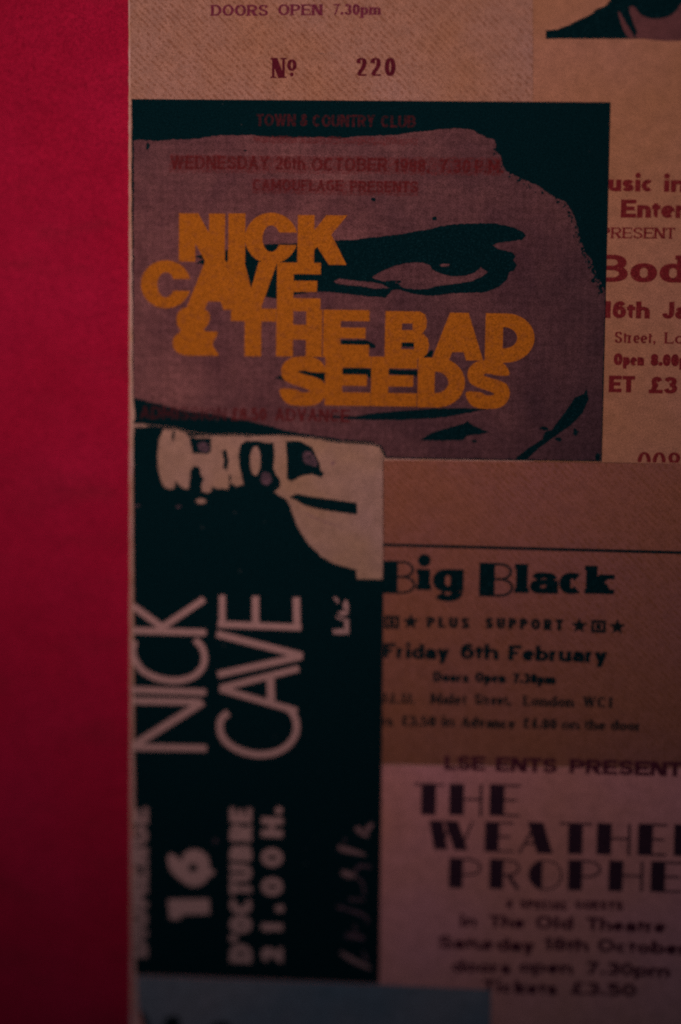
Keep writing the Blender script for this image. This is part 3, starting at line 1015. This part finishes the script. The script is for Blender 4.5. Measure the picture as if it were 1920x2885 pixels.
for text, st, xa, xb, yl, cap, mt in (
        ('Friday', 'helv', 55, 388, 818, 76, 'black'), ('6th', 'helv', 446, 640, 822, 78, 'black'), ('February', 'helv', 690, 1190, 830, 78, 'black'),
        ('Doors', 'helv_cond', 308, 490, 938, 52, 'black'), ('Open', 'helv_cond', 520, 676, 941, 52, 'black'), ('7.30pm', 'helv_cond', 712, 930, 946, 52, 'black'),
        ('U.L.U.', 'times_bold', 30, 215, 1046, 50, 'black_soft'), ('Malet', 'times_bold', 295, 478, 1051, 54, 'black_soft'),
        ('Street,', 'times_bold', 518, 702, 1054, 54, 'black_soft'), ('London', 'times_bold', 765, 1022, 1061, 54, 'black_soft'),
        ('WC1', 'times_bold', 1068, 1220, 1067, 54, 'black_soft'),
        ('Tickets', 'times_bold', -120, 105, 1158, 52, 'black_soft'), ('£3.50', 'times_bold', 145, 322, 1161, 52, 'black_soft'),
        ('on', 'times_bold', 960, 1050, 1180, 52, 'black_soft'), ('the', 'times_bold', 1075, 1185, 1182, 52, 'black_soft'), ('door', 'times_bold', 1210, 1362, 1184, 52, 'black_soft'),
        ('in', 'times_bold', 350, 415, 1165, 52, 'black_soft'), ('Advance', 'times_bold', 448, 725, 1169, 54, 'black_soft'), ('£4.00', 'times_bold', 762, 935, 1175, 52, 'black_soft')):
    a, b = c8(xa, yl), c8(xb, yl)
    lettering(C, text, st, a[0], a[1], b[0], cap * s8, M[mt], zC)

# ================================================================== pinkish ticket
edge = left_edge(369, 379, 2152, BOTY, 0.8, 41)
D = ticket('pinkish brown ticket with high contrast art deco lettering in plum',
           [*edge, (RIGHTX - 15, BOTY), (RIGHTX - 15, 2172), (1076, 2157)], 0, M['stock_pink'])
zD = THICK + 0.00001


def c10(x, y):
    return 1050 + x * s8, 2060 + y * s8


for text, xa, xb, yl in (('LSE', 365, 572, 196), ('ENTS', 625, 938, 204), ('PRESENT', 1000, 1572, 214)):
    a, b = c10(xa, yl), c10(xb, yl)
    lettering(D, text, 'helv', a[0], a[1], b[0], 74 * s8, M['plum'], zD)
for ch, xa, ya, xb, yb in (('T', 205, 265, 362, 424), ('H', 388, 268, 556, 426), ('E', 592, 270, 748, 430),
                           ('W', 285, 455, 510, 600), ('E', 568, 460, 716, 612), ('A', 738, 462, 916, 618), ('T', 945, 465, 1112, 622),
                           ('H', 1136, 468, 1308, 626), ('E', 1345, 470, 1492, 630), ('R', 1528, 474, 1690, 634),
                           ('P', 386, 645, 552, 796), ('R', 592, 650, 752, 800), ('O', 790, 652, 962, 806), ('P', 990, 655, 1158, 808),
                           ('H', 1196, 658, 1372, 812), ('E', 1410, 662, 1572, 816)):
    a, b = c10(xa, ya), c10(xb, yb)
    big_letter(D, ch, 'broadway', a[0], a[1], b[0], b[1], M['plum_black'], zD)
for text, st, xa, xb, yl, cap in (
        ('&', 'slab', 678, 715, 898, 42), ('SPECIAL', 'slab', 748, 992, 899, 44), ('GUESTS', 'slab', 1028, 1272, 902, 44),
        ('in', 'helv', 440, 530, 992, 62), ('The', 'helv', 590, 775, 996, 64), ('Old', 'helv', 828, 1018, 1002, 66), ('Theatre', 'helv', 1085, 1490, 1010, 66),
        ('Saturday', 'helv', 335, 822, 1102, 66), ('18th', 'helv', 868, 1098, 1112, 66), ('October', 'helv', 1142, 1600, 1120, 68),
        ('doors', 'helv', 402, 705, 1222, 66), ('open', 'helv', 742, 1018, 1224, 66), ('7.30pm', 'helv', 1085, 1510, 1234, 66),
        ('Tickets', 'helv', 560, 940, 1326, 68), ('£3.50', 'helv', 1005, 1338, 1336, 66)):
    a, b = c10(xa, yl), c10(xb, yl)
    lettering(D, text, st, a[0], a[1], b[0], cap * s8, M['plum'], zD)

# ================================================================== face ticket
zN0 = Z1
zN = zN0 + THICK
k_top = [(373, 1196), (420, 1199), (457, 1203), (498, 1207), (530, 1218), (595, 1226), (666, 1225), (738, 1229), (779, 1227), (809, 1228),
         (881, 1233), (952, 1245), (1044, 1250), (1068, 1257), (1080, 1274)]
n_left = left_edge(370, 380, 279, 1193, 1.0, 51, LE)
n_bottom = [(x, y - 2.2) for x, y in k_top[1:]] + [(1085, 1291)]
N = ticket('ticket printed with a dark staring face and stacked orange block lettering',
           n_left + n_bottom + [(1400, 1296), (1696, 1300), (1720.5, 288), (1040, 283.5)], zN0, M['stock_black'])
face = [(378, 396), (391, 394), (440, 397), (493, 393), (560, 391), (585, 386), (615, 382), (717, 381), (748, 386), (800, 389), (900, 386), (960, 391), (1003, 384),
        (1060, 382), (1120, 380), (1150, 375), (1222, 367), (1278, 361), (1329, 365), (1355, 380), (1393, 395), (1398, 408), (1394, 423), (1411, 439),
        (1416, 464), (1426, 482), (1467, 502), (1513, 522), (1554, 549), (1594, 569), (1612, 595), (1622, 620), (1630, 651), (1640, 686), (1653, 717),
        (1666, 730), (1671, 748), (1681, 768), (1691, 789), (1705.5, 822), (1701, 1000), (1694, 1297), (1400, 1293), (1089, 1288), (1084, 1272), (1076, 1256), (1050, 1245), (960, 1238), (884, 1226),
        (810, 1214), (799, 1211), (774, 1203), (707, 1188), (646, 1175), (585, 1165), (518, 1157), (457, 1140), (401, 1127), (376, 1119)]
face_o = sheet('face_print', [page(rough_line(face, 6, 1.5, True, 8), zN)], zN + 0.000004, M['face'], N)
face_o['label'] = 'mauve brown printed face with one narrowed eye'
brow = [(549, 722), (600, 712), (641, 704), (692, 694), (743, 688), (830, 686), (947, 677), (998, 676), (1054, 668), (1120, 661), (1196, 648), (1263, 633), (1334, 629), (1395, 629),
        (1446, 640), (1472, 651), (1483, 664), (1472, 676), (1406, 684), (1388, 691), (1406, 702), (1446, 712), (1454, 722), (1446, 732), (1457, 748), (1446, 763),
        (1434, 768), (1429, 788), (1406, 809), (1375, 822), (1360, 824), (1273, 827), (1222, 834), (1171, 829), (1130, 817), (1116, 816), (1104, 818), (1097, 828), (1088, 839), (1044, 836),
        (952, 825), (888, 821), (820, 832), (779, 842), (720, 830), (660, 785), (620, 762), (590, 746), (549, 742), (575, 732)]
sheet('brow_print', [page(rough_line(brow, 6, 1.3, True, 9), zN)], zN + 0.000010, M['black'], face_o)
eye = [(1049, 780), (1075, 765), (1105, 752), (1140, 743), (1165, 740), (1191, 740), (1212, 748), (1219, 760), (1242, 771), (1273, 779), (1309, 778), (1339, 768), (1355, 753),
       (1375, 766), (1360, 778), (1334, 791), (1288, 799), (1227, 806), (1207, 814), (1171, 815), (1135, 811), (1122, 798), (1095, 795), (1060, 787)]
streak = from_crop([(1180, 1042), (1210, 1029), (1300, 1042), (1380, 1048), (1450, 1062), (1482, 1082), (1400, 1084), (1350, 1073), (1250, 1064), (1190, 1054)], 340, 260, .5102)
glint = [(1238, 747), (1252, 743), (1268, 744), (1264, 750), (1244, 751)]
cutline = from_crop([(1450, 1046), (1500, 1038), (1545, 1046), (1500, 1054)], 340, 260, .5102)
sheet('eye_print', [page(rough_line(q, 5, 0.9, True, 10 + i), zN) for i, q in enumerate((eye, streak, glint))], zN + 0.000016, M['face'], face_o)
sheet('lash_print', [page(rough_line(cutline, 5, 0.8, True, 14), zN), page(ellipse(1125, 794, 7, 4, 10, 0.8), zN)], zN + 0.000020, M['black'], face_o)

marks = [
    [(960, 958), (1035, 958), (1060, 972), (1058, 981), (1035, 978), (962, 972)],
    [(1130, 962), (1172, 964), (1170, 978), (1128, 976)],
    [(1200, 1000), (1214, 986), (1222, 988), (1218, 1006), (1200, 1011), (1190, 1008)],
    [(774, 1066), (790, 1058), (806, 1054), (860, 1042), (1000, 1036), (1110, 1041), (1176, 1044), (1180, 1060), (1100, 1054), (1046, 1066), (1020, 1054), (960, 1056), (920, 1076), (880, 1060), (806, 1072)],
    [(830, 1168), (998, 1173), (1060, 1163), (1120, 1158), (1222, 1151), (1300, 1150), (1375, 1152), (1334, 1161), (1263, 1174), (1222, 1179), (1120, 1184), (998, 1182)],
    from_crop([(120, 745), (190, 705), (330, 662), (365, 655), (390, 638), (420, 665), (510, 703), (440, 715), (385, 720), (362, 745), (240, 748)], 1120, 860, .5102),
    from_crop([(640, 855), (720, 790), (800, 740), (815, 700), (850, 690), (920, 600), (980, 510), (1030, 490), (1045, 460), (1057, 520), (1020, 600), (960, 660), (850, 740), (780, 790), (720, 850)], 1120, 860, .5102),
    from_crop([(780, 680), (800, 668), (830, 675), (838, 688), (810, 692)], 1120, 860, .5102),
    ellipse(1574, 1238, 11, 6, 14, 2.5, 1), ellipse(1622, 1218, 8, 10, 14, 2.8, 2), ellipse(1684, 1288, 8, 11, 14, 2, 3),
    ellipse(1337, 1243, 9, 4, 12, 1, 4), ellipse(1052, 562, 7, 5, 12, 1, 5), ellipse(417, 412, 5, 10, 12, 1.5, 6), ellipse(692, 424, 4, 3, 10, 1, 7),
    ellipse(1226, 616, 7, 6, 12, 1, 8), ellipse(1640, 612, 8, 10, 12, 2, 9), ellipse(1683, 775, 7, 12, 12, 2.5, 10), ellipse(1672, 790, 5, 7, 12, 2, 11),
    ellipse(1696, 805, 7, 6, 12, 2, 12), ellipse(1690, 750, 10, 8, 12, 2.5, 13), ellipse(1697, 822, 4, 4, 10, 1, 14),
]
for i, q in enumerate(marks):
    sheet('shadow_mark', [page(rough_line(q, 5, 1.0, True, 30 + i), zN)], zN + 0.000013, M['black'], face_o)

# stray hair along the temple
rnd = random.Random(77)
temple = [(1394, 415), (1416, 464), (1467, 502), (1554, 549), (1594, 569), (1612, 595), (1622, 620), (1630, 651), (1640, 686), (1653, 717), (1671, 748), (1691, 789), (1700, 822)]
flecks = []
for k in range(110):
    i = min(len(temple) - 2, int(rnd.random() ** 0.6 * (len(temple) - 1)))
    t = rnd.random()
    x = temple[i][0] + (temple[i + 1][0] - temple[i][0]) * t - abs(rnd.gauss(0, 7))
    y = temple[i][1] + (temple[i + 1][1] - temple[i][1]) * t + abs(rnd.gauss(0, 6))
    if x < 1696:
        flecks.append(page(ellipse(x, y, rnd.uniform(1.2, 4.0), rnd.uniform(1.5, 5.5), 8, 0.8, k), zN))
hf = sheet('hair_flecks', flecks, zN + 0.000011, M['black'], face_o, 0.00000002)
hf['kind'] = 'stuff'

# thin red overprint
zr1 = zN + 0.000024
for x0, y0, x1, y1, mt in ((478, 436, 1412, 486, 'red_tint'), (712, 504, 1180, 545, 'red_tint'), (716, 382, 1178, 402, 'red_tint')):
    q = rough_line([(x0, y0), (x1, y0 + 8), (x1, y1 + 8), (x0, y1)], 10, 3, True, int(x0))
    sheet('overprint_haze', [page(q, zr1)], zr1, M[mt], N)
zr2 = zN + 0.000028
for text, xa, xb, y, cap, mt in (
        ('TOWN', 722, 834, 355, 34, 'red_on_black'), ('&', 846, 868, 355, 34, 'red_on_black'), ('COUNTRY', 881, 1057, 357, 34, 'red_on_black'), ('CLUB', 1074, 1172, 359, 34, 'red_on_black'),
        ('WEDNESDAY', 480, 760, 476, 38, 'red_thin'), ('26th', 776, 861, 478, 38, 'red_thin'), ('OCTOBER', 878, 1093, 482, 38, 'red_thin'),
        ('1988,', 1110, 1212, 485, 38, 'red_thin'), ('7.30', 1238, 1326, 487, 38, 'red_thin'), ('P.M.', 1338, 1420, 488, 38, 'red_thin'),
        ('CAMOUFLAGE', 712, 968, 537, 32, 'red_thin'), ('PRESENTS', 986, 1178, 541, 32, 'red_thin'),
        ('ADMISSION', 394, 640, 1180, 36, 'red_on_black'), ('£8.50', 652, 752, 1184, 36, 'red_thin'), ('ADVANCE', 774, 986, 1186, 36, 'red_thin')):
    lettering(N, text, 'helv_light', xa, y, xb, cap, M[mt], zr2)

# orange block lettering
zo = zN + 0.000034
for ch, x0, y0, x1, y1 in (
        ('N', 504, 601, 634, 737), ('I', 643, 601, 691, 739), ('C', 690, 599, 838, 742), ('K', 838, 606, 977, 745),
        ('C', 397, 733, 538, 868), ('A', 524, 735, 682, 872), ('V', 636, 738, 780, 874), ('E', 780, 740, 903, 876),
        ('&', 487, 866, 618, 1001), ('T', 650, 869, 777, 1003), ('H', 778, 872, 907, 1004), ('E', 910, 873, 1040, 1006),
        ('B', 1084, 877, 1209, 1008), ('A', 1216, 881, 1362, 1014), ('D', 1366, 883, 1505, 1021),
        ('S', 789, 1004, 919, 1143), ('E', 915, 1003, 1044, 1142), ('E', 1045, 1005, 1174, 1144), ('D', 1176, 1008, 1309, 1147), ('S', 1313, 1014, 1436, 1151)):
    zo += 0.0000022
    block_letter(N, ch, x0, y0, x1, y1, M['orange'], zo)

# ================================================================== black upright ticket
zK0 = Z1
zK = zK0 + THICK
k_left = left_edge(371, 382, 1198, 2740, 0.9, 61, LE)
K = ticket('tall black ticket with pale thin lettering running up it and a gloved hand print',
           k_left + [(386, 2746), (700, 2757), (1069, 2771), (1076, 2220), (1081, 1640), (1081, 1290)] + k_top[::-1][:-1], zK0, M['stock_black'])
kc = lambda q: from_crop(q, 340, 1180, .5102)
hand = [(238, 58), (215, 110), (205, 200), (207, 270), (222, 335), (245, 380), (275, 388), (300, 380), (303, 335), (318, 358), (345, 383), (375, 388), (384, 330),
        (384, 290), (400, 264), (425, 260), (440, 272), (445, 308), (460, 330), (448, 365), (450, 400), (480, 410), (501, 400), (506, 374), (540, 386), (595, 388),
        (602, 350), (640, 372), (680, 362), (670, 320), (656, 260), (653, 190), (664, 142), (690, 122), (760, 120), (800, 132), (845, 132), (850, 200), (845, 270),
        (860, 310), (880, 332), (885, 372), (850, 404), (880, 425), (925, 450), (945, 510), (980, 600), (1030, 680), (1110, 760), (1180, 800), (1303, 834),
        (1305, 884), (1449, 887), (1450, 230), (1449, 193), (1427, 156), (1378, 144), (1200, 134), (1060, 109), (920, 97), (860, 95), (780, 96), (700, 100), (640, 94), (500, 96),
        (375, 98), (358, 78), (310, 60)]
hand_o = sheet('hand_print', [page(rough_line(kc(hand), 5, 0.9, True, 70), zK)], zK + 0.000004, M['hand'], K)
dark = [[(378, 100), (440, 106), (502, 107), (500, 180), (480, 196), (400, 190)],
        [(560, 182), (585, 166), (598, 230), (590, 286), (565, 270), (572, 230)],
        [(913, 122), (990, 122), (1060, 158), (1098, 240), (1108, 288), (1126, 300), (1106, 326), (1060, 306), (1000, 316), (945, 346), (918, 330), (920, 250)],
        [(932, 430), (975, 414), (1060, 430), (1305, 464), (1310, 530), (1200, 516), (1100, 500), (1020, 480)],
        [(290, 62), (302, 66), (298, 100), (290, 132), (284, 100)],
        [(598, 330), (606, 300), (612, 330), (606, 356)]]
sheet('hand_shadow', [page(rough_line(kc(q), 5, 0.9, True, 80 + i), zK) for i, q in enumerate(dark)], zK + 0.000009, M['black'], hand_o)
light = [kc(ellipse(745, 232, 29, 82, 22, 2)), kc(ellipse(445, 455, 29, 14, 16, 1.5))]
sheet('hand_highlight', [page(q, zK) for q in light], zK + 0.000012, M['hand'], hand_o)
dim = [kc(ellipse(805, 330, 31, 36, 18, 3)), kc(ellipse(322, 485, 14, 7, 12, 2)), kc(ellipse(90, 480, 18, 5, 12, 1.5)), kc(ellipse(1172, 245, 15, 12, 12, 2)),
       kc([(1010, 515), (1080, 545), (1200, 590), (1215, 600), (1100, 562), (1030, 532)])]
sheet('hand_halftone', [page(q, zK) for q in dim], zK + 0.000014, M['scrawl_faint'], hand_o)
sheet('hand_halftone', [page(organic(kc(q), 4, 1.5, 5, 7), zK) for q in ([(1010, 190), (1045, 180), (1075, 210), (1085, 260), (1050, 255), (1015, 240)], [(430, 140), (470, 130), (492, 160), (480, 185), (440, 175)])], zK + 0.000015, M['scrawl_faint'], hand_o)
sheet('pale_seam', [page(rough_line([(374, 1194), (408, 1195), (424, 1199), (408, 1203), (374, 1203)], 5, 1.0, True, 4), zK)], zK + 0.000014, M['hand'], K)  # pale crease line along the gap between face ticket and black ticket

kt = lambda q: from_crop(q, 340, 1620, .5102)
TW = 17.5
letters = [
    # N I C K
    [([(70, 950), (475, 957)], TW), ([(70, 694), (440, 702)], TW), ([(62, 948), (455, 702)], TW + 2)],
    [([(64, 634), (472, 648)], TW)],
    [([(412, 356), (447, 395), (464, 445), (455, 505), (410, 555), (340, 580), (270, 582), (195, 566), (125, 530), (86, 480), (68, 425), (78, 365)], TW)],
    [([(68, 306), (472, 318)], TW), ([(225, 292), (462, 134)], TW), ([(232, 290), (68, 170)], TW)],
    # C A V E
    [([(596, 762), (560, 790), (549, 845), (570, 905), (625, 952), (700, 982), (780, 992), (860, 978), (925, 940), (966, 880), (972, 820), (955, 770), (915, 728)], TW + 1)],
    [([(550, 626), (985, 516)], TW), ([(550, 628), (975, 752)], TW), ([(828, 566), (832, 700)], TW + 4)],
    [([(532, 325), (1004, 446)], TW + 1), ([(538, 550), (1004, 448)], TW + 1)],
    [([(538, 272), (998, 290)], TW), ([(562, 112), (562, 270)], TW), ([(746, 118), (746, 282)], TW + 2), ([(971, 124), (975, 290)], TW + 2)],
]
xcut = P(371.5, 1900, zK)[0]
for strokes in letters:
    polys = []
    for pts, w in strokes:
        polys += ribbon(kt(pts), w, 4, len(pts) > 2)
    polys = clip([page(q, zK) for q in polys], 0, P(373, 1900, zK)[0], False)
    sheet('letter', polys, zK + 0.000005, M['white_out'], K, 0.0000004)
kl = lambda q: from_crop(q, 900, 1660, 160 / 1568)
lux = [[(370, 1110), (690, 1100), (690, 820), (815, 820), (825, 1110), (815, 1240), (400, 1240)],
       [(440, 770), (480, 735), (600, 800), (740, 800), (740, 858), (560, 832)],
       [(500, 640), (640, 585), (700, 590), (800, 560), (812, 650), (740, 725), (600, 735)],
       [(640, 440), (740, 285), (800, 380), (812, 555), (700, 570)],
       [(390, 235), (460, 210), (562, 330), (500, 395)]]
sheet('lettering', [page(rough_line(kl(q), 4, 0.9, True, 90 + i), zK) for i, q in enumerate(lux)], zK + 0.000005, M['white_dim'], K, 0.0000008)

xl = P(374, 2500, zK)[0]
lettering(K, 'DIUMENGE', 'slab', 416, 2697, 2275, 62, M['white_dim'], zK + 0.000005, up_page=True, clips=[(0, xl, False)])
kb = lambda q: from_crop(q, 340, 2200, .5102)
sheet('number', [page(kb([(262, 655), (490, 652), (492, 735), (345, 738), (322, 766), (272, 762)]), zK)], zK + 0.000005, M['white_out'], K)
six = [(268, 405), (302, 412), (338, 442), (352, 400), (400, 378), (450, 390), (485, 425), (494, 480), (522, 506), (490, 532), (460, 565), (420, 582), (370, 574), (310, 530), (275, 490), (262, 445)]
six_o = sheet('number', [page(organic(kb(six), 4, 0.5, 6, 3), zK)], zK + 0.000005, M['white_out'], K)
sheet('number_counter', [page(kb(ellipse(400, 480, 26, 24, 16)), zK)], zK + 0.000009, M['black'], six_o)
for ch, ya, yb in (('D', 1005, 905), ("'", 884, 860), ('O', 842, 748), ('C', 736, 640), ('T', 632, 566), ('U', 558, 462), ('B', 442, 358), ('R', 334, 244), ('E', 232, 152)):
    a, b = kb([(724, ya)])[0], kb([(724, yb)])[0]
    lettering(K, ch, 'slab', a[0], a[1], b[1], 120 * .5102, M['white_out'], zK + 0.000005, up_page=True, name='letter')
for ch, ya, yb, st in (('2', 1002, 922, 'slab'), ('1', 838, 786, 'slab'), (',', 722, 690, 'slab'), ('0', 636, 536, 'slab'), ('0', 476, 374, 'slab'), ('H', 312, 204, 'slab'), ('.', 182, 146, 'slab')):
    a, b = kb([(896, ya)])[0], kb([(896, yb)])[0]
    lettering(K, ch, st, a[0], a[1], b[1], 118 * .5102, M['white_out'], zK + 0.000005, up_page=True, name='number')
ks = lambda q: from_crop(q, 900, 2260, 180 / 848)
for pts, w, mt in (([(250, 600), (330, 625), (450, 655), (610, 700)], [12, 18, 14, 6], 'scrawl'), ([(295, 930), (380, 960), (490, 985)], [14, 20, 8], 'scrawl'),
                   ([(460, 920), (560, 845), (690, 865)], [8, 11, 7], 'scrawl_faint'), ([(485, 340), (570, 400), (650, 460)], [12, 20, 8], 'scrawl'),
                   ([(600, 410), (650, 350), (705, 280)], [14, 15, 12], 'scrawl'), ([(280, 1990), (420, 2080), (560, 2150), (680, 2210)], [8, 14, 14, 8], 'scrawl'),
                   ([(350, 1765), (460, 1780), (600, 1805)], [14, 18, 10], 'scrawl_faint'), ([(235, 1380), (360, 1420), (520, 1470), (620, 1520), (650, 1600)], [12, 8, 10, 9, 9], 'scrawl_faint'),
                   ([(390, 1285), (480, 1295), (600, 1300)], [8, 10, 6], 'scrawl_faint'), ([(500, 1010), (580, 1080), (600, 1240)], [8, 8, 5], 'scrawl_faint'),
                   ([(330, 520), (350, 480)], [8, 6], 'scrawl_faint'), ([(460, 1620), (490, 1720)], [8, 8], 'scrawl_faint'), ([(580, 1980), (640, 2120)], [6, 9], 'scrawl_faint')):
    sheet('handwriting', [page(q, zK) for q in ribbon(ks(pts), w)], zK + 0.000005, M[mt], K)
sheet('speck', [page(ellipse(608, 2369, 6, 6, 10, 1), zK)], zK + 0.000005, M['scrawl_faint'], K)

# ================================================================== grey blue ticket at the foot
g_left = left_edge(380, 386, 2749, BOTY, 1.0, 71, [(2885, 40, 16), (2990, 80, 8)])
E = ticket('slate blue ticket below the tall black one, its corner torn to white',
           g_left + [(1380, BOTY), (1384, 2789), (1068, 2775), (700, 2761), (386, 2750)], Z1, M['stock_grey'])
zE = Z1 + THICK + 0.000006
for i, q in enumerate(([(462, 2884), (472, 2866), (496, 2862), (508, 2874), (504, 2900), (466, 2902)], [(596, 2886), (640, 2880), (652, 2900), (600, 2904)],
                       [(398, 2852), (406, 2850), (416, 2868), (422, 2900), (408, 2902)])):
    sheet('worn_print', [page(organic(q, 4, 1.5, 7, 50 + i), zE)], zE, M['black_soft'], E)
